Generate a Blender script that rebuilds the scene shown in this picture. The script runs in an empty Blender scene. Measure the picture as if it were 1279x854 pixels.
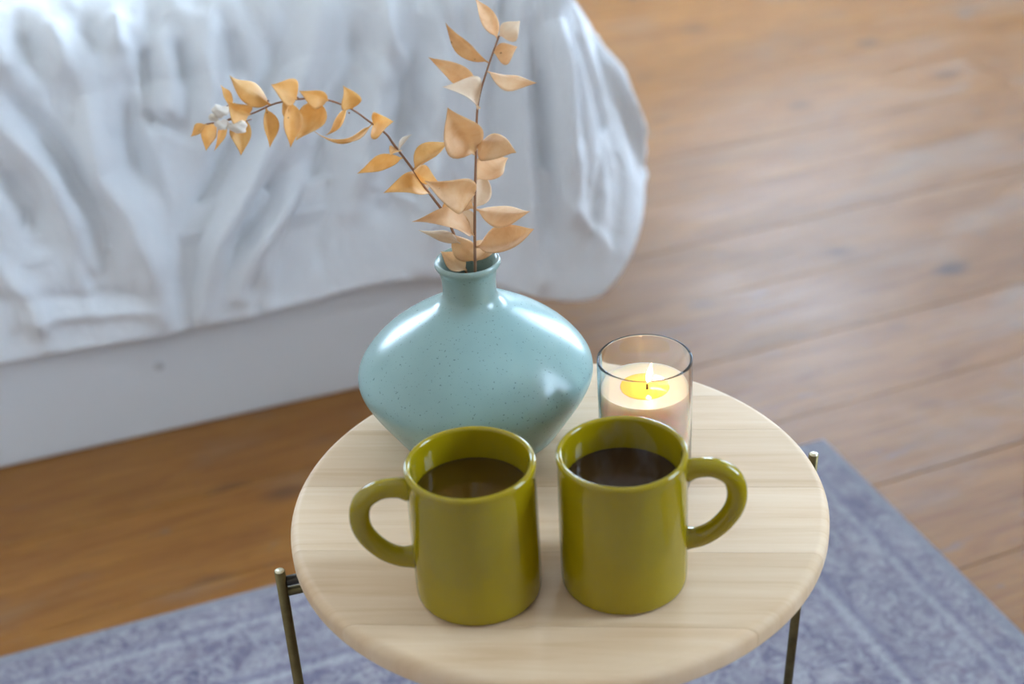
import bpy, bmesh, math, random
import numpy as np
from mathutils import Vector, Matrix

random.seed(7)
np.random.seed(7)
SC = bpy.context.scene
COL = SC.collection
R = math.radians

# ------------------------------------------------------------------ camera
# The room's axes: x runs along the floorboards, y towards the wall behind the bed.
YAW, PITCH, ROLLA = R(-20.0), R(29.868), R(3.49)
CAM_Z = 1.105
h = Vector((-math.sin(YAW), math.cos(YAW), 0)); r_ = Vector((math.cos(YAW), math.sin(YAW), 0)); zz = Vector((0, 0, 1))
fw = h * math.cos(PITCH) - zz * math.sin(PITCH)
up = h * math.sin(PITCH) + zz * math.cos(PITCH)
cx = r_ * math.cos(ROLLA) - up * math.sin(ROLLA)
cy = r_ * math.sin(ROLLA) + up * math.cos(ROLLA)
camd = bpy.data.cameras.new('camera')
cam = bpy.data.objects.new('camera', camd); COL.objects.link(cam)
m = Matrix((cx, cy, -fw)).transposed().to_4x4(); m.translation = Vector((0, 0, CAM_Z))
cam.matrix_world = m
camd.lens = 50.0; camd.sensor_width = 36.0; camd.sensor_fit = 'HORIZONTAL'
camd.clip_start = .02; camd.clip_end = 60
camd.dof.use_dof = True; camd.dof.focus_distance = 1.03; camd.dof.aperture_fstop = 4.2
SC.camera = cam

# ------------------------------------------------------------------ world (even daylight sky) and exposure
W = bpy.data.worlds.new('world'); SC.world = W; W.use_nodes = True
bg = W.node_tree.nodes['Background']; bg.inputs[0].default_value = (.59, .775, 1.0, 1); bg.inputs[1].default_value = 6.5
SC.view_settings.view_transform = 'Standard'; SC.view_settings.look = 'None'
SC.view_settings.gamma = 1.0; SC.view_settings.use_curve_mapping = False
SC.view_settings.exposure = 2.17

ROOM = dict(x0=-2.2, x1=3.05, y0=-2.3, y1=4.15, z1=4.0)
# windows: (wall, from, to, sill, head) ; each opening carries a light portal so the sky is sampled well
WINDOWS = [('back', -1.0, -.25, .95, 2.7), ('back', 2.15, 2.98, .95, 2.9), ('right', -1.2, .15, 1.1, 3.75), ('right', 2.45, 4.08, .3, 2.7)]
for wall, a, b, z0, z1 in WINDOWS:
    ld = bpy.data.lights.new('window_portal', 'AREA'); ld.shape = 'RECTANGLE'; ld.size = b - a; ld.size_y = z1 - z0
    ld.cycles.is_portal = True
    lo = bpy.data.objects.new('window_portal', ld); COL.objects.link(lo)
    if wall == 'back':
        lo.location = ((a + b) / 2, ROOM['y1'] + .11, (z0 + z1) / 2); lo.rotation_euler = (R(-90), 0, 0)
    else:
        lo.location = (ROOM['x1'] + .11, (a + b) / 2, (z0 + z1) / 2); lo.rotation_euler = (R(90), 0, R(90))

# ------------------------------------------------------------------ helpers
def tag(o, label=None, cat=None, group=None, kind=None):
    if label: o['label'] = label
    if cat: o['category'] = cat
    if group: o['group'] = group
    if kind: o['kind'] = kind
    return o

def empty(name, loc=(0, 0, 0), rz=0):
    o = bpy.data.objects.new(name, None); COL.objects.link(o); o.location = loc; o.rotation_euler = (0, 0, rz)
    o.empty_display_size = .05
    return o

def link(name, me, mat, parent=None, loc=(0, 0, 0), smooth=False):
    o = bpy.data.objects.new(name, me); COL.objects.link(o)
    if mat and not me.materials: me.materials.append(mat)
    if parent: o.parent = parent
    o.location = loc
    if smooth: me.polygons.foreach_set('use_smooth', [True] * len(me.polygons))
    return o

def from_bm(name, bm, mat, parent=None, loc=(0, 0, 0), smooth=False):
    bmesh.ops.recalc_face_normals(bm, faces=bm.faces)
    me = bpy.data.meshes.new(name); bm.to_mesh(me); bm.free()
    return link(name, me, mat, parent, loc, smooth)

def add_box(bm, x0, x1, y0, y1, z0, z1, bev=0.0):
    res = bmesh.ops.create_cube(bm, size=1)
    vs = res['verts']
    for v in vs:
        v.co = Vector(((x0 + x1) / 2 + v.co.x * (x1 - x0), (y0 + y1) / 2 + v.co.y * (y1 - y0), (z0 + z1) / 2 + v.co.z * (z1 - z0)))
    if bev > 0:
        es = list({e for v in vs for e in v.link_edges})
        bmesh.ops.bevel(bm, geom=es, offset=bev, segments=2, affect='EDGES', profile=.5)

def box(name, x0, x1, y0, y1, z0, z1, mat, parent=None, bev=0.0):
    bm = bmesh.new(); add_box(bm, x0, x1, y0, y1, z0, z1, bev)
    return from_bm(name, bm, mat, parent)

def lathe(name, prof, mat, parent=None, n=64, loc=(0, 0, 0), smooth=True):
    """prof: (radius, z) points, open or running back to the axis."""
    vs, fs = [], []
    ring = []
    for (r, z) in prof:
        if r < 1e-6:
            ring.append([len(vs)]); vs.append((0, 0, z))
        else:
            ring.append(list(range(len(vs), len(vs) + n)))
            vs += [(r * math.cos(2 * math.pi * k / n), r * math.sin(2 * math.pi * k / n), z) for k in range(n)]
    for a, b in zip(ring[:-1], ring[1:]):
        for k in range(n):
            k2 = (k + 1) % n
            if len(a) == 1 and len(b) == 1: continue
            if len(a) == 1: fs.append((a[0], b[k], b[k2]))
            elif len(b) == 1: fs.append((a[k], b[0], a[k2]))
            else: fs.append((a[k], b[k], b[k2], a[k2]))
    me = bpy.data.meshes.new(name); me.from_pydata(vs, [], fs); me.update()
    bm = bmesh.new(); bm.from_mesh(me); bmesh.ops.recalc_face_normals(bm, faces=bm.faces); bm.to_mesh(me); bm.free()
    return link(name, me, mat, parent, loc, smooth)

def spline(pts, n):
    """Catmull-Rom through pts."""
    P = [Vector(p) for p in pts]; P = [P[0] * 2 - P[1]] + P + [P[-1] * 2 - P[-2]]
    out = []
    segs = len(P) - 3
    for i in range(n):
        t = i / (n - 1) * segs; k = min(int(t), segs - 1); t -= k
        a, b, c, d = P[k:k + 4]
        out.append(.5 * ((2 * b) + (c - a) * t + (2 * a - 5 * b + 4 * c - d) * t * t + (3 * b - a - 3 * c + d) * t ** 3))
    return out

def tube(name, path, rad, mat, parent=None, n=10, caps=True, flat=1.0, side=None, loc=(0, 0, 0)):
    """Tube along path; rad is a number or a function of 0..1; flat squeezes the cross-section along its second axis."""
    vs, fs = [], []
    L = len(path)
    u = None
    for i, p in enumerate(path):
        t = (path[min(i + 1, L - 1)] - path[max(i - 1, 0)]).normalized()
        if u is None:
            u = Vector(side) if side else (t.cross(Vector((0, 0, 1))) if abs(t.z) < .9 else t.cross(Vector((1, 0, 0))))
        u = (u - t * u.dot(t)).normalized(); w = t.cross(u)
        rr = rad(i / (L - 1)) if callable(rad) else rad
        for k in range(n):
            a = 2 * math.pi * k / n
            vs.append(p + u * (rr * math.cos(a)) + w * (rr * flat * math.sin(a)))
    for i in range(L - 1):
        for k in range(n):
            k2 = (k + 1) % n
            fs.append((i * n + k, i * n + k2, (i + 1) * n + k2, (i + 1) * n + k))
    if caps:
        fs.append(tuple(range(n))[::-1]); fs.append(tuple(range((L - 1) * n, L * n)))
    me = bpy.data.meshes.new(name); me.from_pydata([tuple(v) for v in vs], [], fs); me.update()
    bm = bmesh.new(); bm.from_mesh(me); bmesh.ops.recalc_face_normals(bm, faces=bm.faces); bm.to_mesh(me); bm.free()
    return link(name, me, mat, parent, loc, True)

CY, SY = math.cos(YAW), math.sin(YAW)
def WD(u, v, z=0.0):
    """(right, forward) in the direction the table faces -> room axes."""
    return Vector((u * CY - v * SY, u * SY + v * CY, z))

# ------------------------------------------------------------------ materials
class Mat:
    def __init__(s, name, color=(.8, .8, .8), rough=.5, **kw):
        s.m = bpy.data.materials.new(name); s.m.use_nodes = True; s.nt = s.m.node_tree
        s.b = s.nt.nodes['Principled BSDF']; s.out = s.nt.nodes['Material Output']
        s.b.inputs['Base Color'].default_value = (*color, 1); s.b.inputs['Roughness'].default_value = rough
        for k, v in kw.items(): s.b.inputs[k.replace('_', ' ')].default_value = v
    def node(s, t, **kw):
        n = s.nt.nodes.new(t)
        for k, v in kw.items():
            if k.startswith('i_'):
                key = k[2:]
                key = int(key) if key.isdigit() else key.replace('_', ' ')
                n.inputs[key].default_value = v
            else: setattr(n, k, v)
        return n
    def link(s, a, b): s.nt.links.new(a, b)
    def coords(s, scale=(1, 1, 1), rnd=0.0, rot=(0, 0, 0)):
        tc = s.node('ShaderNodeTexCoord'); mp = s.node('ShaderNodeMapping'); mp.inputs['Scale'].default_value = scale; mp.inputs['Rotation'].default_value = rot
        s.link(tc.outputs['Object'], mp.inputs['Vector'])
        if rnd:
            oi = s.node('ShaderNodeObjectInfo'); ml = s.node('ShaderNodeMath', operation='MULTIPLY', i_1=rnd); s.link(oi.outputs['Random'], ml.inputs[0])
            cb = s.node('ShaderNodeCombineXYZ'); s.link(ml.outputs[0], cb.inputs[0]); s.link(ml.outputs[0], cb.inputs[1]); s.link(ml.outputs[0], cb.inputs[2])
            s.link(cb.outputs[0], mp.inputs['Location'])
        return mp.outputs['Vector']
    def noise(s, vec, scale, detail=4, rough=.55, dist=0.0):
        n = s.node('ShaderNodeTexNoise'); n.inputs['Scale'].default_value = scale; n.inputs['Detail'].default_value = detail
        n.inputs['Roughness'].default_value = rough; n.inputs['Distortion'].default_value = dist
        s.link(vec, n.inputs['Vector']); return n.outputs['Fac']
    def ramp(s, fac, stops, interp='LINEAR'):
        n = s.node('ShaderNodeValToRGB'); e = n.color_ramp.elements; n.color_ramp.interpolation = interp
        while len(e) < len(stops): e.new(.5)
        for el, (p, c) in zip(e, stops):
            el.position = p; el.color = (*c, 1) if len(c) == 3 else c
        s.link(fac, n.inputs['Fac']); return n.outputs['Color']
    def mix(s, fac, a, b, mode='MIX'):
        n = s.node('ShaderNodeMix', data_type='RGBA', blend_type=mode)
        for sock, v in ((n.inputs[0], fac), (n.inputs[6], a), (n.inputs[7], b)):
            if isinstance(v, (int, float)): sock.default_value = v
            elif isinstance(v, tuple): sock.default_value = (*v, 1)
            else: s.link(v, sock)
        return n.outputs[2]
    def math(s, op, a, b=None):
        n = s.node('ShaderNodeMath', operation=op)
        for i, v in enumerate((a, b)):
            if v is None: continue
            if isinstance(v, (int, float)): n.inputs[i].default_value = v
            else: s.link(v, n.inputs[i])
        return n.outputs[0]
    def bump(s, hgt, strength, dist=.002):
        n = s.node('ShaderNodeBump'); n.inputs['Strength'].default_value = strength; n.inputs['Distance'].default_value = dist
        s.link(hgt, n.inputs['Height']); s.link(n.outputs['Normal'], s.b.inputs['Normal']); return n
    def color(s, c): s.link(c, s.b.inputs['Base Color'])
g3 = lambda v: (v, v, v)

def make_floor_wood():
    M = Mat('floorboard_pine', rough=.42, Specular_IOR_Level=.45)
    v = M.coords((1, 1, 1), 37.0)
    vs = M.coords((1.5, 7.5, 1), 37.0)
    vf = M.coords((2.5, 60, 1), 11.0)
    grain = M.noise(vs, 3.4, 6, .65, 1.1)
    fine = M.noise(vf, 3.0, 3, .6)
    blot = M.noise(M.coords((1.2, 2.6, 1), 17.0), 2.6, 5, .65, .4)
    c = M.ramp(grain, [(.25, (.185, .064, .008)), (.48, (.30, .118, .016)), (.62, (.36, .153, .022)), (.8, (.45, .22, .045))])
    c = M.mix(.35, c, M.ramp(fine, [(.3, (.12, .042, .008)), (.55, (.31, .12, .024)), (.8, (.43, .205, .055))]))
    # worn, greyed patches
    wear = M.ramp(blot, [(.50, g3(0)), (.72, g3(.42))])
    c = M.mix(wear, c, (.255, .20, .16))
    # knots and stains
    vo = M.node('ShaderNodeTexVoronoi', feature='F1'); vo.inputs['Scale'].default_value = 1.0; M.link(M.coords((4.2, 6.5, 1), 23.0), vo.inputs['Vector'])
    kn = M.ramp(vo.outputs['Distance'], [(.06, g3(1)), (.19, g3(0))])
    c = M.mix(M.math('MULTIPLY', kn, .75), c, (.085, .045, .028))
    st = M.ramp(M.noise(M.coords((2.4, 7.0, 1), 51.0), 2.8, 4, .6, .8), [(.63, g3(0)), (.71, g3(.6))])
    c = M.mix(st, c, (.15, .125, .115))
    oi = M.node('ShaderNodeObjectInfo')
    tone = M.ramp(oi.outputs['Random'], [(0, g3(.94)), (1, g3(1.06))])
    c = M.mix(1.0, c, tone, 'MULTIPLY')
    M.color(c)
    rr = M.ramp(blot, [(.3, g3(.37)), (.7, g3(.52))]); M.link(rr, M.b.inputs['Roughness'])
    M.bump(M.math('ADD', fine, M.math('MULTIPLY', grain, .8)), .25, .0015)
    return M.m

def make_table_wood():
    M = Mat('light_pine_stave', rough=.55, Specular_IOR_Level=.25)
    g = M.noise(M.coords((1.6, 26, 3), 29.0), 3.0, 5, .6, .5)
    b = M.noise(M.coords((2.5, 9, 2), 13.0), 2.0, 3, .5, .4)
    c = M.ramp(g, [(.28, (.60, .40, .235)), (.45, (.68, .485, .305)), (.62, (.72, .535, .355)), (.85, (.76, .59, .41))])
    c = M.mix(M.ramp(b, [(.45, g3(0)), (.8, g3(.45))]), c, (.62, .40, .225))
    oi = M.node('ShaderNodeObjectInfo')
    c = M.mix(1.0, c, M.ramp(oi.outputs['Random'], [(0, (.93, .91, .88)), (.5, g3(1.0)), (1, (1.04, 1.05, 1.06))]), 'MULTIPLY')
    M.color(c); M.bump(g, .06, .0006)
    return M.m

def make_rug():
    M = Mat('faded_persian_pile', rough=.95)
    tc = M.node('ShaderNodeTexCoord'); sep = M.node('ShaderNodeSeparateXYZ'); M.link(tc.outputs['Object'], sep.inputs[0])
    # the rug's own frame: origin at its far right corner, x and y negative inwards
    dx = M.math('MULTIPLY', sep.outputs[0], -1.0); dy = M.math('MULTIPLY', sep.outputs[1], -1.0)
    d = M.math('MINIMUM', dx, dy)
    v = M.coords((1, 1, 1))
    warp = M.node('ShaderNodeTexNoise'); warp.inputs['Scale'].default_value = 17; warp.inputs['Detail'].default_value = 2; M.link(v, warp.inputs['Vector'])
    wv = M.node('ShaderNodeVectorMath', operation='SCALE'); wv.inputs['Scale'].default_value = .035; M.link(warp.outputs['Color'], wv.inputs[0])
    ad = M.node('ShaderNodeVectorMath', operation='ADD'); M.link(v, ad.inputs[0]); M.link(wv.outputs[0], ad.inputs[1])
    def contour(scale, dist, lo, hi, seed):
        n = M.node('ShaderNodeTexNoise'); n.inputs['Scale'].default_value = scale; n.inputs['Detail'].default_value = 2.5; n.inputs['Roughness'].default_value = .5; n.inputs['Distortion'].default_value = dist
        o = M.node('ShaderNodeVectorMath', operation='ADD'); o.inputs[1].default_value = (seed, seed * 1.7, 0); M.link(ad.outputs[0], o.inputs[0]); M.link(o.outputs[0], n.inputs['Vector'])
        f = M.math('ABSOLUTE', M.math('SUBTRACT', n.outputs['Fac'], .5))
        return M.ramp(f, [(lo, g3(1)), (hi, g3(0))])
    fade = M.noise(v, 14, 5, .7)
    blob = M.noise(v, 36, 5, .65, 1.0)
    patch = M.noise(v, 5, 3, .6)
    c = M.ramp(fade, [(.3, (.24, .222, .28)), (.5, (.32, .298, .345)), (.7, (.42, .392, .425))])
    vines = M.math('MULTIPLY', contour(24, .9, .012, .05, 3.0), M.ramp(patch, [(.35, g3(.4)), (.65, g3(.95))]))
    c = M.mix(vines, c, (.105, .09, .17))
    c = M.mix(M.math('MULTIPLY', contour(40, .6, .01, .045, 9.0), .45), c, (.17, .135, .22))
    c = M.mix(M.math('MULTIPLY', contour(30, 1.2, .008, .04, 21.0), .5), c, (.49, .475, .51))
    c = M.mix(M.ramp(blob, [(.56, g3(0)), (.70, g3(.55))]), c, (.165, .11, .17))
    c = M.mix(M.ramp(blob, [(.30, g3(.5)), (.42, g3(0))]), c, (.45, .44, .475))
    # border bands and guard stripes round the edge
    band = M.ramp(d, [(.0, g3(1)), (.012, g3(1)), (.018, g3(0)), (1, g3(0))])
    c = M.mix(M.math('MULTIPLY', band, .75), c, (.29, .29, .335))
    for pos, wd, col, amt in ((.050, .004, (.16, .15, .24), .55), (.062, .004, (.47, .46, .50), .5), (.150, .005, (.16, .15, .24), .6), (.162, .004, (.47, .46, .5), .55), (.175, .004, (.17, .15, .24), .5)):
        st = M.ramp(d, [(pos - wd * 1.3, g3(0)), (pos - wd * .4, g3(1)), (pos + wd * .4, g3(1)), (pos + wd * 1.3, g3(0))])
        c = M.mix(M.math('MULTIPLY', st, amt), c, col)
    wea = M.node('ShaderNodeTexWave', bands_direction='X'); wea.inputs['Scale'].default_value = 110; M.link(v, wea.inputs['Vector'])
    wea2 = M.node('ShaderNodeTexWave', bands_direction='Y'); wea2.inputs['Scale'].default_value = 110; M.link(v, wea2.inputs['Vector'])
    wv_ = M.math('ADD', wea.outputs['Fac'], wea2.outputs['Fac'])
    c = M.mix(1.0, c, M.ramp(M.math('MULTIPLY', wv_, .5), [(0, g3(.85)), (1, g3(1.1))]), 'MULTIPLY')
    sp = M.noise(v, 320, 2, .7)
    c = M.mix(1.0, c, M.ramp(sp, [(.3, g3(.8)), (.7, g3(1.15))]), 'MULTIPLY')
    M.color(c); M.bump(M.math('ADD', wv_, sp), .5, .0012)
    M.b.inputs['Sheen Weight'].default_value = .25
    return M.m

def make_vase_glaze():
    M = Mat('turquoise_glaze', rough=.2)
    v = M.coords((1, 1, 1))
    big = M.noise(v, 18, 3, .5)
    c = M.ramp(big, [(.3, (.225, .345, .325)), (.7, (.265, .395, .37))])
    sp2 = M.noise(v, 560, 1, .5)
    c = M.mix(M.ramp(sp2, [(.69, g3(0)), (.73, g3(.7))]), c, (.09, .15, .16))
    sep = M.node('ShaderNodeSeparateXYZ'); tc = M.node('ShaderNodeTexCoord'); M.link(tc.outputs['Object'], sep.inputs[0])
    # bare, browner glaze where it runs thin on the lip and at the neck
    neck = M.ramp(sep.outputs[2], [(.106, g3(0)), (.116, g3(.55)), (.139, g3(.35)), (.1425, g3(.8))])
    c = M.mix(neck, c, (.25, .315, .27))
    M.color(c)
    M.b.inputs['Roughness'].default_value = .24
    M.bump(M.noise(v, 900, 1, .5), .10, .00012)
    return M.m

def make_leaf(name, stops, trans=.35):
    M = Mat(name, rough=.55)
    v = M.coords((1, 1, 1), 3.0)
    n1 = M.noise(v, 60, 4, .6, .4)
    oi = M.node('ShaderNodeObjectInfo')
    c = M.ramp(n1, stops)
    c = M.mix(1.0, c, M.ramp(oi.outputs['Random'], [(0, (.90, .86, .80)), (1, (1.08, 1.08, 1.1))]), 'MULTIPLY')
    sp = M.noise(v, 230, 1, .5)
    c = M.mix(M.ramp(sp, [(.765, g3(0)), (.79, g3(.6))]), c, (.20, .07, .02))
    M.color(c)
    M.bump(M.noise(M.coords((1, 1, 1)), 240, 3, .6), .2, .0008)
    tr = M.node('ShaderNodeBsdfTranslucent'); M.link(c, tr.inputs['Color'])
    mx = M.node('ShaderNodeMixShader'); mx.inputs[0].default_value = trans
    M.link(M.b.outputs[0], mx.inputs[1]); M.link(tr.outputs[0], mx.inputs[2]); M.link(mx.outputs[0], M.out.inputs['Surface'])
    return M.m

def make_duvet():
    M = Mat('white_cotton', (.80, .81, .83), .85)
    v = M.coords((1, 1, 1))
    M.b.inputs['Sheen Weight'].default_value = .15
    M.bump(M.math('ADD', M.noise(v, 30, 4, .6, .5), M.math('MULTIPLY', M.noise(v, 9, 3, .5, 1.0), 2.0)), .35, .012)
    return M.m

def make_plaster(name, col):
    M = Mat(name, col, .9)
    v = M.coords((1, 1, 1)); M.bump(M.noise(v, 40, 4, .6), .1, .002)
    return M.m

def make_brass():
    M = Mat('aged_brass', (.13, .10, .045), .45, Metallic=1.0)
    v = M.coords((1, 1, 1)); M.color(M.ramp(M.noise(v, 60, 4, .6), [(.3, (.10, .075, .032)), (.7, (.165, .125, .058))]))
    return M.m

def make_wax():
    M = Mat('cream_wax', (.92, .67, .48), .45)
    M.b.inputs['Subsurface Weight'].default_value = .8
    M.b.inputs['Subsurface Radius'].default_value = (.030, .015, .008)
    M.b.inputs['Subsurface Scale'].default_value = 1.0
    return M.m

def make_mug():
    M = Mat('olive_lime_glaze', (.30, .275, .012), .05, Specular_IOR_Level=.5)
    v = M.coords((1, 1, 1))
    M.color(M.ramp(M.noise(v, 30, 3, .5), [(.3, (.268, .190, .002)), (.7, (.298, .215, .003))]))
    return M.m

def make_pane():
    M = Mat('window_glass', rough=.02)
    tr = M.node('ShaderNodeBsdfTransparent'); gl = M.node('ShaderNodeBsdfGlossy'); gl.inputs['Roughness'].default_value = .02
    fr = M.node('ShaderNodeFresnel'); fr.inputs['IOR'].default_value = 1.45
    mx = M.node('ShaderNodeMixShader'); M.link(fr.outputs[0], mx.inputs[0]); M.link(tr.outputs[0], mx.inputs[1]); M.link(gl.outputs[0], mx.inputs[2])
    M.link(mx.outputs[0], M.out.inputs['Surface']); return M.m

def make_emit(name, col, s):
    M = Mat(name); e = M.node('ShaderNodeEmission'); e.inputs['Color'].default_value = (*col, 1); e.inputs['Strength'].default_value = s
    M.link(e.outputs[0], M.out.inputs['Surface']); return M.m

MT = dict(
    floor=make_floor_wood(), subfloor=Mat('dark_subfloor', (.03, .02, .015), .9).m, table=make_table_wood(), rug=make_rug(), vase=make_vase_glaze(), duvet=make_duvet(),
    wallfront=make_plaster('darkened_plaster', (.33, .28, .23)), wall=make_plaster('warm_white_plaster', (.70, .63, .55)), ceiling=make_plaster('white_ceiling', (.76, .72, .66)), trim=Mat('white_gloss_paint', (.78, .77, .74), .35).m,
    bedwhite=Mat('white_painted_board', (.74, .75, .77), .45).m, mattress=Mat('mattress_ticking', (.72, .72, .72), .9).m,
    brass=make_brass(), brasscap=Mat('brass_cut_end', (.62, .55, .38), .35, Metallic=.6).m, steel=Mat('dark_screw', (.05, .04, .03), .4, Metallic=.8).m, mug=make_mug(), wax=make_wax(), pane=make_pane(),
    glass=Mat('clear_glass', (1, 1, 1), .0, Transmission_Weight=1.0, IOR=1.45).m,
    pool=Mat('melted_wax', (.92, .55, .085), .08).m, wick=Mat('charred_wick', (.03, .022, .018), .9).m,
    flame=make_emit('flame', (1.0, .68, .32), 20.0),
    leaf=make_leaf('golden_dry_leaf', [(.25, (.76, .46, .15)), (.5, (.88, .58, .235)), (.75, (.93, .70, .36))], .45),
    leafpeach=make_leaf('peach_dry_leaf', [(.25, (.74, .46, .23)), (.5, (.87, .615, .36)), (.75, (.93, .74, .51))], .45),
    leafpale=make_leaf('pale_dry_leaf', [(.25, (.74, .55, .36)), (.5, (.83, .67, .49)), (.75, (.88, .76, .60))]),
    leafwhite=make_leaf('bleached_dry_leaf', [(.25, (.78, .70, .60)), (.5, (.86, .80, .71)), (.75, (.90, .86, .78))], .25),
    stem=Mat('dry_stem', (.30, .155, .085), .6).m,
)
def tea_mat(name, c):
    return Mat(name, c, .02, IOR=1.33, Specular_IOR_Level=.5).m
MT['tea_amber'] = tea_mat('amber_brown_tea', (.060, .032, .003))
MT['tea_dark'] = tea_mat('dark_brown_tea', (.036, .017, .007))
# ------------------------------------------------------------------ room shell
x0, x1, y0, y1, z1 = (ROOM[k] for k in ('x0', 'x1', 'y0', 'y1', 'z1'))
TW = .13
fl = box('floor', x0, x1, y0, y1, -.12, -.0225, MT['subfloor']); tag(fl, kind='structure')
# floorboards: each plank is a piece of the floor; seams lie where the photograph shows them
BW, SEAM = .1835, .879 - .1835 * 18
plank_me = {}
def plank_mesh(L):
    key = round(L, 3)
    if key not in plank_me:
        bm = bmesh.new(); add_box(bm, -L / 2, L / 2, -BW / 2 + .0005, BW / 2 - .0005, -.022, 0, .0007)
        bmesh.ops.recalc_face_normals(bm, faces=bm.faces)
        me = bpy.data.meshes.new('floorboard'); bm.to_mesh(me); bm.free(); me.materials.append(MT['floor']); plank_me[key] = me
    return plank_me[key]
rows = [k for k in range(60) if y0 < SEAM + k * BW and SEAM + (k + 1) * BW < y1]
rng = random.Random(3)
for k in rows:
    yc = SEAM + (k + .5) * BW
    cut = rng.choice([-1.35, -.9, -.55, 1.75, 2.2, 2.05])
    for a, b in ((x0, cut), (cut, x1)):
        L = b - a - .003
        link('floorboard', plank_mesh(L), None, fl, ((a + b) / 2, yc, rng.uniform(-.0006, .0)))
def wall(name, boxes, mat):
    bm = bmesh.new()
    for b in boxes: add_box(bm, *b)
    return tag(from_bm(name, bm, mat), kind='structure')
def wall_boxes(wallname):
    """wall as blocks left standing around its window openings"""
    ws = sorted([(a, b, s, t) for w, a, b, s, t in WINDOWS if w == wallname])
    lo, hi = (x0 - TW, x1 + TW) if wallname == 'back' else (y0 - TW, y1)
    out = []; p = lo
    for a, b, s, t in ws:
        out += [(p, a, 0, z1), (a, b, 0, s), (a, b, t, z1)]; p = b
    out.append((p, hi, 0, z1))
    return [(a, b, y1, y1 + TW, c, d) if wallname == 'back' else (x1, x1 + TW, a, b, c, d) for a, b, c, d in out]
wall('wall_back', wall_boxes('back'), MT['wall'])
wall('wall_right', wall_boxes('right'), MT['wall'])
wall('wall_left', [(x0 - TW, x0, y0 - TW, y1, 0, z1)], MT['wall'])
wall('wall_front', [(x0, x1, y0 - TW, y0, 0, z1)], MT['wallfront'])  # unseen wall, its plaster darkened so the mugs reflect a dark room
tag(box('ceiling', x0 - TW, x1 + TW, y0 - TW, y1 + TW, z1, z1 + .15, MT['ceiling']), kind='structure')
for nm, b in (('baseboard_back', (x0, x1, y1 - .018, y1, 0, .14)), ('baseboard_right', (x1 - .018, x1, y0, y1 - .018, 0, .14)), ('baseboard_left', (x0, x0 + .018, y0, y1 - .018, 0, .14)), ('baseboard_front', (x0 + .018, x1 - .018, y0, y0 + .018, 0, .14))):
    tag(box(nm, *b, MT['trim'], None, .004), kind='structure')
for i, (wl, a, b, s, t) in enumerate(WINDOWS):
    bm = bmesh.new(); F = .05
    def fb(a0, a1, c0, c1, d0=.03, d1=.09):
        if wl == 'back': add_box(bm, a0, a1, y1 + d0, y1 + d1, c0, c1)
        else: add_box(bm, x1 + d0, x1 + d1, a0, a1, c0, c1)
    fb(a, a + F, s, t); fb(b - F, b, s, t); fb(a + F, b - F, s, s + F); fb(a + F, b - F, t - F, t)
    zm = s + (t - s) * .72; cols = [(a + F, b - F)]
    if b - a > 1.23:
        mid = (a + b) / 2; fb(mid - .025, mid + .025, s + F, t - F); cols = [(a + F, mid - .025), (mid + .025, b - F)]
    for p, q in cols: fb(p, q, zm - .02, zm + .02)
    fb(a - .03, b + .03, s - .035, s, -.05, .0)
    w = tag(from_bm('window_%d' % (i + 1), bm, MT['trim']), kind='structure')
    for p, q in cols:
        for c, d in ((s + F, zm - .02), (zm + .02, t - F)):
            bm = bmesh.new()
            if wl == 'back': add_box(bm, p, q, y1 + .058, y1 + .062, c, d)
            else: add_box(bm, x1 + .058, x1 + .062, p, q, c, d)
            from_bm('pane', bm, MT['pane'], w)

# ------------------------------------------------------------------ rug
bm = bmesh.new(); add_box(bm, -2.35, 0, -1.65, 0, 0, .0075, .003)
rug = from_bm('area_rug', bm, MT['rug'], None, (.936, 1.359, .0002)); rug.rotation_euler = (0, 0, R(-1.7))
tag(rug, 'faded blue and mauve patterned rug under the round table', 'rug')

# ------------------------------------------------------------------ bed
bed = tag(empty('bed', (.66, 1.773, 0), R(-2.4)), 'low bed with a plain white box base under the white duvet', 'bed')
bm = bmesh.new(); add_box(bm, -1.62, 0, 0, 2.02, .0, .30, .004); base = from_bm('base', bm, MT['bedwhite'], bed)
bm = bmesh.new(); add_box(bm, -1.62, -.02, .10, 2.02, .30, .50, .03); from_bm('mattress', bm, MT['mattress'], bed)
bm = bmesh.new(); bmesh.ops.create_cone(bm, cap_ends=True, segments=16, radius1=.008, radius2=.007, depth=.003, matrix=Matrix.Translation((-.535, -.0014, .108)) @ Matrix.Rotation(R(90), 4, 'X'))
from_bm('screw_cap', bm, Mat('grey_cap', (.56, .56, .57), .6).m, bed)

# the duvet: a draped sheet lofted from edge to hem, with its folds as ridges and valleys (metres along, 0..1 down)
# control stations round the bed: (edge x, edge y, hem x, hem y, hem z)
DUVET_ST = [(-1.00,3.70,-1.12,3.70,.17),(-1.00,2.40,-1.12,2.40,.17),(-1.00,2.00,-1.16,2.00,.15),(-.96,1.92,-1.14,1.74,.11),
 (-.86,1.86,-.90,1.765,.15),(-.60,1.845,-.60,1.79,.17),(-.30,1.84,-.30,1.792,.168),(-.05,1.84,-.06,1.788,.168),(.15,1.835,.15,1.768,.168),(.32,1.83,.32,1.762,.172),(.46,1.825,.46,1.755,.178),
 (.56,1.81,.585,1.742,.158),(.66,1.80,.685,1.728,.108),(.735,1.80,.765,1.712,.10),(.785,1.825,.84,1.755,.135),
 (.81,1.88,.90,1.83,.19),(.82,1.96,.925,1.95,.215),(.82,2.10,.90,2.12,.205),(.80,2.35,.86,2.38,.18),(.78,3.70,.84,3.70,.17)]
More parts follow.
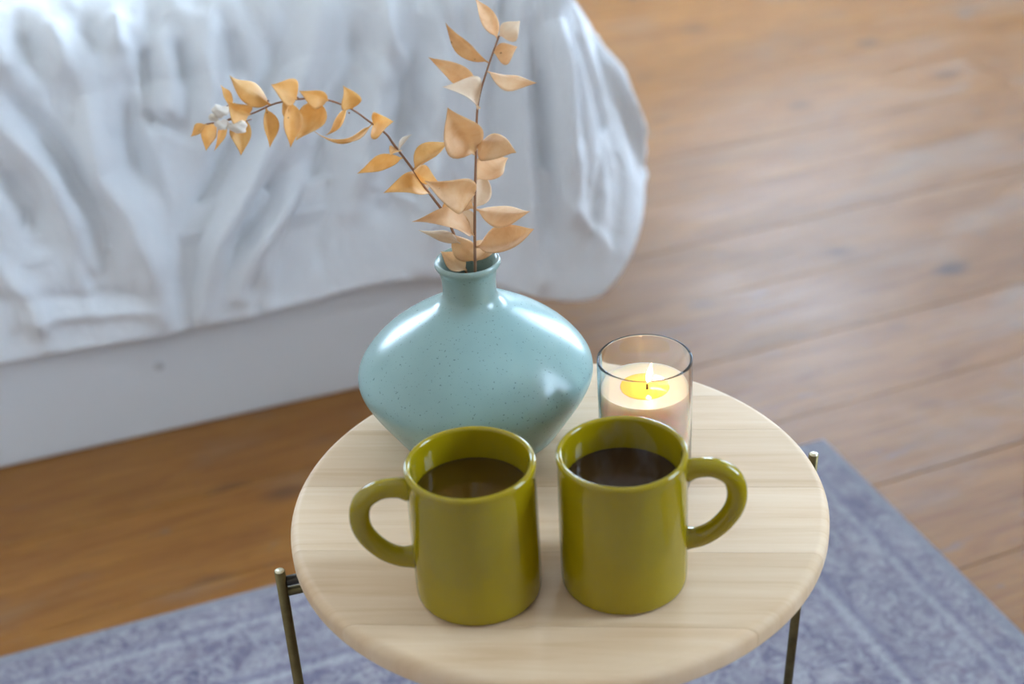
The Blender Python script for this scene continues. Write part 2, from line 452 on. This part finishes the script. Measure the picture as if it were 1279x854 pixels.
def catmull(P, n):
    P = np.asarray(P, float); d = np.r_[0, np.cumsum(np.maximum(1e-6, np.linalg.norm(np.diff(P[:, 2:4], axis=0), axis=1)))]
    q = np.linspace(0, d[-1], 4001)
    # density: fine where the photograph looks, coarse elsewhere
    x = np.stack([np.interp(q, d, P[:, k]) for k in range(P.shape[1])], 1)
    vis = np.where((x[:, 3] < 2.4) & (x[:, 2] > -.35), 6., 1.)
    c = np.r_[0, np.cumsum((vis[1:] + vis[:-1]) / 2 * np.diff(q))]
    q2 = np.interp(np.linspace(0, c[-1], n), c, q)
    # Hermite (finite-difference tangents) interpolation
    m = np.gradient(P, d, axis=0); i = np.clip(np.searchsorted(d, q2, side='right') - 1, 0, len(d) - 2)
    h = (d[i + 1] - d[i])[:, None]; t = ((q2 - d[i])[:, None]) / h
    return ((2*t**3-3*t**2+1)*P[i] + (t**3-2*t**2+t)*h*m[i] + (-2*t**3+3*t**2)*P[i+1] + (t**3-t**2)*h*m[i+1]), q2
NS, NT = 460, 120
ZTOP, ROLL = .60, .10
def duvet_base():
    st, q = catmull(DUVET_ST, NS)
    E, Hm, hz = st[:, :2], st[:, 2:4], st[:, 4]
    tan = np.gradient(E, axis=0); tan /= np.linalg.norm(tan, axis=1)[:, None]
    nrm = np.stack([tan[:, 1], -tan[:, 0]], 1)           # outward
    k = np.ones(9) / 9
    for c in (0, 1): nrm[:, c] = np.convolve(np.pad(nrm[:, c], 4, mode='edge'), k, mode='valid')
    nrm /= np.linalg.norm(nrm, axis=1)[:, None]
    rows = []; T = np.linspace(0, 1, NT)
    for t in T:
        if t < .22:                                       # rolls over the mattress edge
            a = t / .22 * np.pi / 2
            p = E - nrm * (ROLL * (1 - np.sin(a))); z = ZTOP - ROLL * (1 - np.cos(a)) + 0 * hz
        else:
            f = (t - .22) / .78
            p = E + (Hm - E) * (f ** .72 * .62 + f * .38)[..., None] if np.ndim(f) else E + (Hm - E) * (f ** .72 * .62 + f * .38)
            z = (ZTOP - ROLL) * (1 - f) + hz * f
        rows.append(np.concatenate([p, np.broadcast_to(np.asarray(z), (NS,))[:, None]], 1))
    return np.array(rows), q, T                          # (NT, NS, 3)
DAMP = 2.4
RIDGES = [
    ([(3.103, 0.193), (3.131, 0.269), (3.17, 0.429), (3.192, 0.555)], -0.014, 0.016),
    ([(3.08, 0.403), (3.108, 0.538), (3.108, 0.63)], -0.013, 0.016),
    ([(3.092, 0.252), (3.142, 0.429), (3.158, 0.555), (3.164, 0.731)], 0.008, 0.016),
    ([(3.214, 0.168), (3.209, 0.294), (3.203, 0.462), (3.231, 0.58), (3.247, 0.765), (3.247, 0.941)], 0.016, 0.020),
    ([(3.264, 0.227), (3.253, 0.361), (3.253, 0.538)], -0.010, 0.013),
    ([(3.292, 0.151), (3.303, 0.244)], -0.009, 0.011),
    ([(3.342, 0.134), (3.342, 0.252)], -0.010, 0.012),
    ([(3.32, 0.151), (3.32, 0.252), (3.309, 0.361)], 0.009, 0.013),
    ([(3.409, 0.134), (3.403, 0.252)], -0.010, 0.012),
    ([(3.376, 0.134), (3.37, 0.261), (3.348, 0.429)], 0.010, 0.016),
    ([(3.281, 0.311), (3.325, 0.378)], -0.008, 0.009),
    ([(3.487, 0.151), (3.448, 0.277), (3.364, 0.513), (3.309, 0.714), (3.275, 0.966)], -0.013, 0.016),
    ([(3.531, 0.134), (3.431, 0.462), (3.398, 0.563), (3.337, 0.731), (3.298, 0.95)], 0.015, 0.017),
    ([(3.465, 0.597), (3.426, 0.697), (3.387, 0.782), (3.353, 0.924)], 0.012, 0.014),
    ([(3.437, 0.555), (3.398, 0.664), (3.364, 0.773)], -0.009, 0.011),
    ([(3.582, 0.185), (3.531, 0.403), (3.492, 0.597), (3.448, 0.79), (3.42, 0.941)], -0.010, 0.022),
    ([(3.632, 0.151), (3.593, 0.345), (3.554, 0.571), (3.526, 0.723)], 0.013, 0.020),
    ([(3.676, 0.202), (3.659, 0.311), (3.626, 0.487), (3.576, 0.739)], -0.012, 0.018),
    ([(3.732, 0.168), (3.693, 0.387), (3.654, 0.672), (3.621, 0.95)], 0.012, 0.022),
    ([(3.799, 0.193), (3.771, 0.395), (3.737, 0.664), (3.71, 0.857)], -0.009, 0.022),
    ([(3.832, 0.176), (3.815, 0.311), (3.804, 0.538), (3.793, 0.79), (3.788, 0.941)], 0.010, 0.017),
    ([(3.838, 0.252), (3.827, 0.504), (3.815, 0.773), (3.81, 0.891)], -0.012, 0.014),
    ([(3.893, 0.185), (3.877, 0.37), (3.86, 0.546), (3.854, 0.723)], 0.015, 0.020),
    ([(3.921, 0.227), (3.904, 0.345), (3.893, 0.538)], -0.006, 0.012),
    ([(3.982, 0.345), (3.982, 0.58), (3.966, 0.798), (3.927, 0.891)], -0.008, 0.022),
    ([(4.077, 0.387), (4.088, 0.681), (4.099, 0.992)], 0.012, 0.018),
    ([(3.186, 0.067), (3.192, 0.134), (3.192, 0.202)], 0.010, 0.014),
    ([(3.147, 0.076), (3.153, 0.16)], -0.010, 0.013),
    ([(3.114, 0.118), (3.119, 0.168)], 0.009, 0.014),
    ([(3.225, 0.076), (3.242, 0.16)], -0.008, 0.012),
    ([(3.27, 0.076), (3.264, 0.168)], 0.009, 0.012),
    ([(3.281, 0.849), (3.281, 0.983)], -0.014, 0.009),
    ([(3.069, 0.874), (3.153, 0.891), (3.247, 0.916)], 0.003, 0.009),
    ([(3.047, 0.79), (3.147, 0.832), (3.242, 0.857)], -0.003, 0.009),
    ([(3.053, 0.681), (3.086, 0.824), (3.092, 0.966)], 0.008, 0.014),
]

def smoothstep(x): x = np.clip(x, 0, 1); return x * x * (3 - 2 * x)
G, Q, T = duvet_base()
dS = np.gradient(G, axis=1); dT = np.gradient(G, axis=0)
Nn = np.cross(dS, dT); Nn /= np.maximum(1e-9, np.linalg.norm(Nn, axis=2))[..., None]
flip = np.sign((Nn[NT // 2, NS // 2] @ np.array([0.3, -1, .1]))) or 1
Nn *= flip
SS, TT = np.meshgrid(Q, T * .46)
disp = np.zeros_like(SS)
for poly, amp, wd in RIDGES:
    best = np.full(SS.shape, 9.0); along = np.zeros(SS.shape)
    P = [(a, b * .46) for a, b in poly]; ln = [0]
    for a, b in zip(P[:-1], P[1:]): ln.append(ln[-1] + math.hypot(b[0] - a[0], b[1] - a[1]))
    for i, (a, b) in enumerate(zip(P[:-1], P[1:])):
        ax, ay, bx, by = *a, *b; L2 = (bx - ax) ** 2 + (by - ay) ** 2 + 1e-9
        t = np.clip(((SS - ax) * (bx - ax) + (TT - ay) * (by - ay)) / L2, 0, 1)
        d = np.hypot(SS - ax - t * (bx - ax), TT - ay - t * (by - ay))
        m_ = d < best; best = np.where(m_, d, best); along = np.where(m_, ln[i] + t * (ln[i + 1] - ln[i]), along)
    tp = .35 + .65 * smoothstep(along / (ln[-1] * .3)) * smoothstep((ln[-1] - along) / (ln[-1] * .3))
    disp += DAMP * amp * np.exp(-(best / wd) ** 2) * tp
# small random crumples, stronger towards the top edge and the hem
rs = np.random.RandomState(5)
for _ in range(150):
    s0 = rs.uniform(2.7, 4.4); t0 = rs.choice([rs.uniform(0, .13), rs.uniform(.1, .46)]); an = rs.normal(math.pi / 2, .45); L = rs.uniform(.03, .10); w_ = rs.uniform(.006, .014)
    u_ = (SS - s0) * math.cos(an) + (TT - t0) * math.sin(an); v_ = -(SS - s0) * math.sin(an) + (TT - t0) * math.cos(an)
    disp += DAMP * rs.choice([-1, 1]) * rs.uniform(.0015, .0045) * np.exp(-(u_ / L) ** 2 - (v_ / w_) ** 2)
for _ in range(40):
    s0 = rs.uniform(0, 6); k_ = rs.uniform(14, 30); far = ((SS < 2.7) | (SS > 4.4))
    disp += np.where(far, .0022 * np.sin(k_ * SS + s0 * 7) * smoothstep(TT / .3), 0)
disp = np.maximum(disp, np.where(TT > .28, -.007, -.022))
G2 = G + Nn * disp[..., None]
# top of the duvet runs in from the edge over the mattress
tops = []
for i in range(1, 15):
    f = i / 14
    tgt = np.stack([np.full(NS, -.12), np.clip(G[0, :, 1], 2.5, 3.7)], 1)
    p = G[0, :, :2] * (1 - f) + tgt * f
    z = ZTOP + .018 * math.sin(f * math.pi * .5) + .007 * np.sin(p[:, 0] * 17 + p[:, 1] * 9) * f + disp[0] * (1 - f)
    tops.append(np.concatenate([p, z[:, None]], 1))
A = np.concatenate([np.array(tops)[::-1], G2], 0)
nr = A.shape[0]
vs = A.reshape(-1, 3)
idx = np.arange(nr * NS).reshape(nr, NS)
fs = np.stack([idx[:-1, :-1], idx[1:, :-1], idx[1:, 1:], idx[:-1, 1:]], -1).reshape(-1, 4)
me = bpy.data.meshes.new('duvet'); me.from_pydata(vs.tolist(), [], fs.tolist()); me.update()
bm = bmesh.new(); bm.from_mesh(me); bmesh.ops.remove_doubles(bm, verts=bm.verts, dist=1e-5); bmesh.ops.recalc_face_normals(bm, faces=bm.faces); bm.to_mesh(me); bm.free()
duv = link('duvet', me, MT['duvet'], None, (0, 0, 0), True)
sm = duv.modifiers.new('thickness', 'SOLIDIFY'); sm.thickness = .007; sm.offset = -1 if True else 1
tag(duv, 'rumpled white duvet draped over the bed, its corner hanging above the floorboards', 'duvet')

# ------------------------------------------------------------------ round side table
TH = .50; TC = WD(.0257, .8277)
table = tag(empty('side_table', (TC.x, TC.y, 0), YAW + R(-6)), 'round side table with light pine top and thin brass legs', 'table')
RT = .1912
def disc_bm():
    prof = [(0, TH - .018)]
    for k in range(5):
        a = math.pi / 2 * k / 4; prof.append((RT - .004 + .004 * math.sin(a), TH - .018 + .004 - .004 * math.cos(a)))
    for k in range(8):
        a = math.pi / 2 * k / 7; prof.append((RT - .007 + .007 * math.cos(a), TH - .007 + .007 * math.sin(a)))
    prof += [(0, TH)]
    bm = bmesh.new(); n = 144; rings = []
    for r, z in prof:
        rings.append([bm.verts.new((0, 0, z))] if r < 1e-6 else [bm.verts.new((r * math.cos(2 * math.pi * k / n), r * math.sin(2 * math.pi * k / n), z)) for k in range(n)])
    for a, b in zip(rings[:-1], rings[1:]):
        for k in range(n):
            k2 = (k + 1) % n
            if len(a) == 1: bm.faces.new((a[0], b[k2], b[k]))
            elif len(b) == 1: bm.faces.new((a[k], a[k2], b[0]))
            else: bm.faces.new((a[k], a[k2], b[k2], b[k]))
    bmesh.ops.recalc_face_normals(bm, faces=bm.faces)
    return bm
seams = [-.195, -.138, -.063, .0117, .0862, .134, .195]
for a, b in zip(seams[:-1], seams[1:]):
    bm = disc_bm()
    for co, no in (((0, a + .00012, 0), (0, -1, 0)), ((0, b - .00012, 0), (0, 1, 0))):
        res = bmesh.ops.bisect_plane(bm, geom=bm.verts[:] + bm.edges[:] + bm.faces[:], plane_co=co, plane_no=no, clear_outer=True)
        ed = [e for e in res['geom_cut'] if isinstance(e, bmesh.types.BMEdge)]
        if ed: bmesh.ops.contextual_create(bm, geom=ed)
    mid = (a + b) / 2
    bmesh.ops.translate(bm, verts=bm.verts, vec=(0, -mid, 0))
    o = from_bm('stave', bm, MT['table'], table, (0, mid, 0), True)
    md = o.modifiers.new('split', 'EDGE_SPLIT'); md.split_angle = R(40)
LEGR = .2018
for ang, lean in ((20.4, -.022), (110.4, 0), (200.4, 0.0), (290.4, 0)):
    d = Vector((math.cos(R(ang)), math.sin(R(ang)), 0))
    top = d * LEGR + Vector((0, 0, .4878)); bot = d * (LEGR + lean) + Vector((0, 0, .0085))
    lg = tube('leg', [bot, bot.lerp(top, .5), top], .0037, MT['brass'], table, 20)
    tube('leg_cap', [top - d * 0 + Vector((0, 0, -.0008)), top + Vector((0, 0, .0005))], .0032, MT['brasscap'], lg, 20)
    zb = .4690
    br = tube('bracket', [d * (LEGR - .003) + Vector((0, 0, zb)), d * .17 + Vector((0, 0, zb)), d * .02 + Vector((0, 0, zb))], .0034, MT['brass'], table, 12)
    tube('spacer', [d * (LEGR - .0034) + Vector((0, 0, .4782)), d * (RT - .030) + Vector((0, 0, .4782))], .0037, MT['steel'], br, 12)

# ------------------------------------------------------------------ vase
VU, VV = -.0288, .9257
VL = WD(VU, VV, TH)
def fine(prof, n):
    return [(max(0.0, p.x), p.y) for p in spline([(r, z, 0) for r, z in prof], n)]
vase_prof = [(.0, .003), (.055, .003), (.0575, .0002), (.0602, .0004), (.0622, .0025)] + fine([(.0640, .005), (.0690, .013), (.0767, .025), (.0843, .038), (.0884, .0475), (.0888, .0545), (.0862, .0615), (.0802, .070), (.0705, .080), (.0580, .0898), (.0440, .0990), (.0325, .1057), (.0248, .1100), (.0206, .1150), (.0197, .1215), (.0200, .1300), (.0213, .1365), (.0232, .1398), (.0242, .1418), (.0240, .1438), (.0229, .1450), (.0214, .1443)], 70) + \
    [(.0195, .1415), (.0178, .136), (.0166, .126), (.0166, .116), (.021, .107), (.042, .0955), (.066, .078), (.081, .063), (.0845, .053), (.079, .041), (.060, .008), (0, .007)]
vase = lathe('vase', vase_prof, MT['vase'], None, 128, VL)
tag(vase, 'turquoise speckled ceramic vase with a wide diamond belly and narrow neck', 'vase')

# ------------------------------------------------------------------ dried branches
FACE = Vector((.02, -.85, .52)).normalized()
def leaf(name, base, tip, width, roll, curl, mat, parent, seed):
    rn = random.Random(seed)
    base, tip = Vector(base), Vector(tip)
    ax = tip - base; L = ax.length; ax.normalize()
    side = ax.cross(FACE).normalized(); nrm = side.cross(ax).normalized()
    if nrm.dot(FACE) < 0: nrm = -nrm
    q = Matrix.Rotation(R(roll) * rn.choice([-1, 1]), 3, ax); side = q @ side; nrm = q @ nrm
    na, nb = 14, 10
    fold = rn.uniform(.35, .95) * rn.choice([1, 1, 1, -.8]); tw = rn.uniform(-.7, .7); width *= 1.0; wav = rn.uniform(.02, .07); ph = rn.uniform(0, 6); skew = rn.uniform(-.18, .18)
    tipc = rn.uniform(-.10, .22); asym = rn.uniform(.75, 1.25); wid = width * (1 + .18 * abs(fold))
    vs, fs = [], []
    for i in range(na + 1):
        a = i / na
        if a < .06: hw = .0006 / (width / 2)
        else:
            q_ = (a - .06) / .94
            hw = max(.01, math.sin(math.pi * q_ ** .74) ** 1.0 * (1 - .35 * q_ ** 2.5)) * 1.12
            if i == na: hw = .01
        tw_a = tw * (a - .3)
        sd = side * math.cos(tw_a) + nrm * math.sin(tw_a); nn = nrm * math.cos(tw_a) - side * math.sin(tw_a)
        c = base + ax * (L * a) + nrm * (curl * L * .55 * math.sin(math.pi * a)) + (nrm * .5 + side) * (tipc * L * max(0, a - .62) ** 2 * 3)
        for j in range(nb + 1):
            b = -1 + 2 * j / nb
            x = b * hw * wid / 2 / math.sqrt(1 + (fold * .6) ** 2) * (asym if b > 0 else 2 - asym)
            z = (math.sqrt(b * b + .02) - .14) * fold * hw * width / 2 * (1 if b > 0 else .75) + .00008 * math.cos(b * 22) + wav * width * math.sin(a * 9 + b * 2.2 + ph) * abs(b) * hw
            vs.append(c + sd * (x + skew * width * math.sin(math.pi * a) * .3) + nn * z)
    for i in range(na):
        for j in range(nb):
            k = i * (nb + 1) + j
            fs.append((k, k + 1, k + nb + 2, k + nb + 1))
    me = bpy.data.meshes.new(name); me.from_pydata([tuple(v) for v in vs], [], fs); me.update()
    o = link(name, me, mat, parent, (0, 0, 0), True)
    s = o.modifiers.new('thickness', 'SOLIDIFY'); s.thickness = .00022; s.offset = 0
    return o
BUDS = [([-0.1529, -0.034, 0.2814], 0.0057, 0.0046), ([-0.1582, -0.034, 0.2772], 0.0034, 0.0034), ([-0.1538, -0.034, 0.2719], 0.0046, 0.004), ([-0.1435, -0.034, 0.2696], 0.006, 0.0046)]
STEM_A = [[0.001, 0, 0.012], [0.003, 0, 0.07], [0.0054, 0.0, 0.1379], [0.0075, 0.002, 0.1751], [0.0098, 0.003, 0.2038], [0.0124, 0.004, 0.2317], [0.0144, 0.005, 0.2542], [0.0176, 0.006, 0.2687], [0.0254, 0.008, 0.2892], [0.0327, 0.01, 0.3062]]
STEM_B = [[0.012, 0.006, 0.014], [0.006, 0.007, 0.08], [-0.0036, 0.008, 0.1402], [-0.012, 0.01, 0.1721], [-0.0202, 0.008, 0.1893], [-0.0266, 0.006, 0.2012], [-0.0328, 0.004, 0.2144], [-0.0448, 0.0, 0.237], [-0.0492, -0.002, 0.2458], [-0.0594, -0.006, 0.257], [-0.07, -0.01, 0.2681], [-0.0855, -0.013, 0.2768], [-0.0989, -0.016, 0.2796], [-0.1184, -0.02, 0.279], [-0.1338, -0.022, 0.2739], [-0.1506, -0.024, 0.2707], [-0.1657, -0.025, 0.2692]]
LEAVES_A = [
    ((0.0301, 0.0096, 0.3035), (0.0188, 0.0276, 0.3275), 0.0109, 20, 0.10, 0),
    ((0.032, 0.01, 0.3072), (0.0475, 0.01, 0.315), 0.0131, 15, 0.35, 1),
    ((0.0285, 0.0086, 0.2944), (0.0445, 0.0086, 0.2985), 0.0133, 25, 0.30, 0),
    ((0.0249, 0.008, 0.2898), (-0.004, 0.008, 0.3172), 0.0126, 55, 0.12, 0),
    ((0.025, 0.0073, 0.2815), (0.0566, -0.0002, 0.2753), 0.0134, 40, -0.12, 0),
    ((0.0175, 0.006, 0.2681), (-0.0166, 0.006, 0.2948), 0.0145, 45, -0.12, 0),
    ((0.0146, 0.0052, 0.2565), (-0.0078, -0.0128, 0.2788), 0.0188, 30, 0.35, 1),
    ((0.0114, 0.0037, 0.2246), (-0.0071, -0.0023, 0.2612), 0.0266, 5, -0.08, 0),
    ((0.0134, 0.0039, 0.2298), (0.0414, -0.0186, 0.2342), 0.0205, 20, 0.30, 0),
    ((0.0107, 0.0031, 0.2067), (0.0326, 0.0211, 0.2137), 0.0184, 10, 0.15, 0),
    ((0.0076, 0.0026, 0.1936), (-0.0267, -0.0274, 0.217), 0.0226, 25, 0.30, 0),
    ((0.0086, 0.0023, 0.1825), (0.017, 0.0203, 0.2039), 0.0154, 20, 0.10, 1),
    ((0.0076, 0.0023, 0.185), (-0.0089, 0.0233, 0.188), 0.0135, 10, 0.10, 0),
    ((0.0097, 0.0023, 0.1824), (0.047, -0.0157, 0.1869), 0.0177, 35, -0.20, 0),
    ((0.0096, 0.0009, 0.1538), (0.0497, -0.0201, 0.1764), 0.0202, 30, -0.20, 0),
    ((0.0057, 0.0014, 0.1647), (-0.0358, -0.0166, 0.1854), 0.0191, 35, 0.22, 0),
    ((0.0062, 0.0014, 0.1647), (-0.0063, 0.0194, 0.1763), 0.0153, 10, 0.25, 1),
    ((-0.0041, 0.001, 0.1573), (-0.0343, 0.007, 0.1654), 0.0097, 30, 0.20, 1),
    ((0.0061, 0.0004, 0.1452), (-0.0112, 0.0064, 0.1629), 0.0150, 15, 0.10, 0),
    ((0.0069, 0.0001, 0.1401), (0.0218, 0.0151, 0.15), 0.0150, 15, 0.10, 0),
    ((-0.001, 0.0, 0.1355), (-0.0195, 0.009, 0.1473), 0.0133, 5, 0.05, 0),
]
LEAVES_B = [
    ((-0.1657, -0.025, 0.2692), (-0.1768, -0.025, 0.2602), 0.0064, 20, 0.10, 0),
    ((-0.1585, -0.0245, 0.2674), (-0.168, -0.0305, 0.2527), 0.0100, 15, 0.10, 0),
    ((-0.1499, -0.024, 0.2684), (-0.1613, -0.03, 0.2515), 0.0087, 40, 0.10, 0),
    ((-0.1397, -0.0227, 0.2701), (-0.1443, -0.0317, 0.2482), 0.0128, 10, 0.10, 0),
    ((-0.1354, -0.0222, 0.2741), (-0.1489, -0.0342, 0.2862), 0.0162, 15, 0.10, 0),
    ((-0.1466, -0.0234, 0.2803), (-0.1541, -0.0144, 0.2921), 0.0077, 45, 0.10, 0),
    ((-0.1205, -0.0202, 0.2792), (-0.147, -0.0262, 0.2991), 0.0154, 20, 0.15, 0),
    ((-0.1251, -0.0209, 0.2758), (-0.1252, -0.0269, 0.2508), 0.0100, 25, 0.12, 0),
    ((-0.1021, -0.0166, 0.2795), (-0.1195, -0.0256, 0.2933), 0.0165, 10, 0.15, 0),
    ((-0.1144, -0.0192, 0.2773), (-0.1129, -0.0222, 0.2664), 0.0068, 45, 0.10, 0),
    ((-0.1088, -0.018, 0.2765), (-0.1113, -0.027, 0.2499), 0.0115, 20, 0.10, 0),
    ((-0.0855, -0.013, 0.2771), (-0.1012, -0.025, 0.2886), 0.0115, 20, 0.10, 0),
    ((-0.091, -0.0143, 0.2796), (-0.1062, -0.0323, 0.2563), 0.0181, 15, -0.35, 0),
    ((-0.0717, -0.0095, 0.2629), (-0.0721, -0.0185, 0.2877), 0.0131, 15, 0.15, 0),
    ((-0.0728, -0.0104, 0.2673), (-0.0863, -0.0224, 0.2545), 0.0096, 60, -0.30, 0),
    ((-0.0583, -0.005, 0.2528), (-0.096, -0.014, 0.2524), 0.0108, 60, -0.45, 0),
    ((-0.0587, -0.0053, 0.2541), (-0.0414, -0.0203, 0.2622), 0.0165, 10, 0.10, 0),
    ((-0.0428, 0.0007, 0.233), (-0.0313, -0.0083, 0.2459), 0.0055, 40, 0.30, 2),
    ((-0.041, 0.0007, 0.2341), (-0.0472, -0.0113, 0.2334), 0.0080, 25, 0.20, 0),
    ((-0.0382, 0.0025, 0.2224), (-0.0712, -0.0065, 0.2181), 0.0119, 45, -0.18, 0),
    ((-0.0311, 0.0041, 0.2146), (-0.0072, 0.0221, 0.2269), 0.0153, 30, 0.15, 0),
    ((-0.0323, 0.0041, 0.214), (-0.0152, -0.0139, 0.2128), 0.0118, 30, 0.20, 0),
    ((-0.0226, 0.0072, 0.1942), (-0.0542, -0.0108, 0.2073), 0.0169, 35, 0.28, 0),
    ((-0.0259, 0.0067, 0.1959), (-0.035, 0.0247, 0.2023), 0.0096, 20, 0.20, 1),
    ((-0.0152, 0.0091, 0.1803), (-0.0099, 0.0241, 0.1833), 0.0042, 30, 0.10, 0),
]

def branch(name, stem_pts, leaves, label, r0, r1, seed, nodes=False):
    root = tag(empty(name, VL, YAW), label, 'branch', 'dried branches in the vase')
    path = spline(stem_pts, 70)
    tube('stem', path, lambda t: r0 + (r1 - r0) * t, MT['stem'], root, 8)
    LM = [MT['leaf' if nodes else 'leafpeach'], MT['leafpale'], MT['leafwhite']]
    for k, (b, t, w, roll, curl, pale) in enumerate(leaves):
        # short stalk root sits on the stem
        p = min(path, key=lambda q: (q - Vector(b)).length)
        o = leaf('leaf', p if (p - Vector(b)).length < .006 else b, t, w, roll, curl, LM[pale], root, seed * 100 + k)
        if nodes and pale == 0 and k > 2 and abs(curl) < .16 and w > .008:
            bm = bmesh.new(); bmesh.ops.create_icosphere(bm, subdivisions=1, radius=.00075)
            q = Vector(b).lerp(Vector(t), .10) + FACE * .0007
            from_bm('node', bm, MT['stem'], o, q, True)
        if pale == 2: o['label'] = 'bleached white curled leaf'
    return root
branch('dried_branch', STEM_A, LEAVES_A, 'upright dried branch with broad tan leaves rising from the vase', .00125, .0006, 3)
br_b = branch('dried_branch', STEM_B, LEAVES_B, 'dried branch arching left from the vase, with hanging golden leaves', .00115, .0005, 4, True)

for k, (p, a, b) in enumerate(BUDS):
    # bleached papery buds at the tip of the arching branch
    bm = bmesh.new(); bmesh.ops.create_icosphere(bm, subdivisions=3, radius=1.0)
    rn = random.Random(40 + k); ph = [rn.uniform(0, 6) for _ in range(4)]
    for v in bm.verts:
        c = v.co; w = 1 + .16 * math.sin(3 * c.x + ph[0]) * math.sin(3.4 * c.z + ph[1]) + .10 * math.sin(6 * c.x + 4 * c.z + ph[2])
        v.co = Vector((c.x * a * w, c.y * b * .75 * w, c.z * b * w - .35 * b * max(0, c.z) * (1 - abs(c.x))))
    o = from_bm('bud', bm, MT['leafwhite'], br_b, p, True); o['label'] = 'bleached white papery bud'
    tube('bud_stalk', [Vector((0, 0, 0)), Vector((.004, .006, .001)), Vector((.008, .0095, .001))], .0004, MT['stem'], o, 6)

# ------------------------------------------------------------------ mugs and tea
mug_prof = [(0, .0025), (.0345, .0025), (.0355, .0003), (.0378, .0)] + fine([(.0392, .0006), (.0407, .0024), (.0413, .006), (.0415, .018), (.0414, .05), (.0411, .080), (.0409, .090), (.0412, .0945), (.0416, .0968), (.0415, .0985), (.0407, .0998), (.0393, .1001), (.0381, .0995), (.0375, .0980), (.0373, .094)], 48) + [(.0371, .08), (.0371, .05), (.0370, .018), (.0355, .0115), (.031, .0085), (0, .008)]
def mug(u, v, ang, label, tea_label, tea, teaz):
    p = WD(u, v, TH)
    root = tag(empty('mug', p, YAW + R(ang)), label, 'mug', 'olive green mugs on the round table')
    lathe('body', mug_prof, MT['mug'], root, 96)
    hp = [(.0395, 0, .0850), (.0470, 0, .0872), (.0585, 0, .0868), (.0690, 0, .0795), (.0722, 0, .0660), (.0690, 0, .0530), (.0600, 0, .0405), (.0495, 0, .0335), (.0395, 0, .0318)]
    tube('handle', spline(hp, 48), lambda t: .0058 + .0016 * (abs(2 * t - 1)) ** 6, MT['mug'], root, 20, True, 1.12, (0, 1, 0))
    tp = [(0, teaz - .004), (.0366, teaz - .004)] + [(.0366, teaz + .0006), (.0362, teaz + .0001), (.0352, teaz), (0, teaz)]
    t = lathe('tea', tp, tea, None, 64, p)
    tag(t, tea_label, 'tea')
mug(-.0310, .7330, 186, 'olive green glazed mug with its handle pointing left', 'amber brown tea filling the mug with the left handle', MT['tea_amber'], .0775)
mug(.0644, .7347, -6, 'olive green glazed mug with its handle pointing right, before the candle', 'dark brown tea filling the mug in front of the candle', MT['tea_dark'], .0770)

# ------------------------------------------------------------------ candle in a tumbler
GP = WD(.0902, .8386, TH)
can = tag(empty('candle', GP, YAW), 'lit cream wax candle in a clear glass tumbler behind the right mug', 'candle')
GR, GH, WZ = .0329, .105, .0817
gl_prof = [(0, .0), (.0300, .0), (.0316, .0008), (.0323, .0025), (.0326, .02), (.0328, .06), (.0329, .1)] + fine([(.0329, .1020), (.0329, .1038), (.0325, .1048), (.0318, .1050), (.0312, .1044), (.0311, .1030)], 14) + [(.0310, .09), (.0309, .06), (.0306, .02), (.0300, .011), (.027, .0085), (0, .008)]
lathe('glass', gl_prof, MT['glass'], can, 96)
wx = [(0, .0092), (.0262, .0096), (.0293, .0122), (.0303, .02), (.0306, .06)] + [(.0307, WZ + .0008), (.0303, WZ + .0004), (.0292, WZ), (.0200, WZ), (0, WZ)]
wax = lathe('wax', wx, MT['wax'], can, 72)
pl = [(0, WZ - .0006), (.0174, WZ - .0006), (.0172, WZ + .00004), (.0166, WZ + .0001), (0, WZ + .0001)]
pool = lathe('melted_pool', pl, MT['pool'], wax, 48)  # melted wax is clear; the flame's amber glow is put into its base colour
wk = [Vector((.0012, -.004, WZ - .002)), Vector((.0012, -.004, WZ + .002)), Vector((.0014, -.0039, WZ + .0045)), Vector((.0022, -.0036, WZ + .0066))]
tube('wick', spline(wk, 10), .0007, MT['wick'], can, 8)
fp = [(0, 0), (.0009, .0006), (.0016, .0026), (.0019, .005), (.0017, .008), (.0011, .0112), (.0005, .0138), (0, .0155)]
fo = lathe('flame', fine(fp, 24), MT['flame'], can, 20, (.0018, -.0038, WZ + .0056)); fo.rotation_euler = (R(2), R(9), 0)

# ------------------------------------------------------------------ faint steam over the darker tea
def make_steam():
    m_ = bpy.data.materials.new('steam'); m_.use_nodes = True; nt = m_.node_tree; nt.nodes.clear()
    out = nt.nodes.new('ShaderNodeOutputMaterial'); pv = nt.nodes.new('ShaderNodeVolumeScatter'); pv.inputs['Color'].default_value = (.95, .97, 1, 1)
    tc = nt.nodes.new('ShaderNodeTexCoord'); n = nt.nodes.new('ShaderNodeTexNoise'); n.inputs['Scale'].default_value = 55; n.inputs['Detail'].default_value = 2; n.inputs['Distortion'].default_value = 1.0
    mp = nt.nodes.new('ShaderNodeMapping'); mp.inputs['Scale'].default_value = (1, 1, .5)
    rp = nt.nodes.new('ShaderNodeMapRange'); rp.inputs[1].default_value = .5; rp.inputs[2].default_value = .75; rp.inputs[3].default_value = 0; rp.inputs[4].default_value = 5.0
    nt.links.new(tc.outputs['Object'], mp.inputs[0]); nt.links.new(mp.outputs[0], n.inputs['Vector']); nt.links.new(n.outputs['Fac'], rp.inputs[0]); nt.links.new(rp.outputs[0], pv.inputs['Density']); nt.links.new(pv.outputs[0], out.inputs['Volume'])
    return m_
st = lathe('steam', fine([(0, .0782), (.016, .0785), (.023, .084), (.024, .094), (.020, .106), (.012, .116), (0, .120)], 20), make_steam(), None, 32, WD(.0644, .7347, TH))
tag(st, 'faint wisp of steam rising off the dark tea', 'steam')
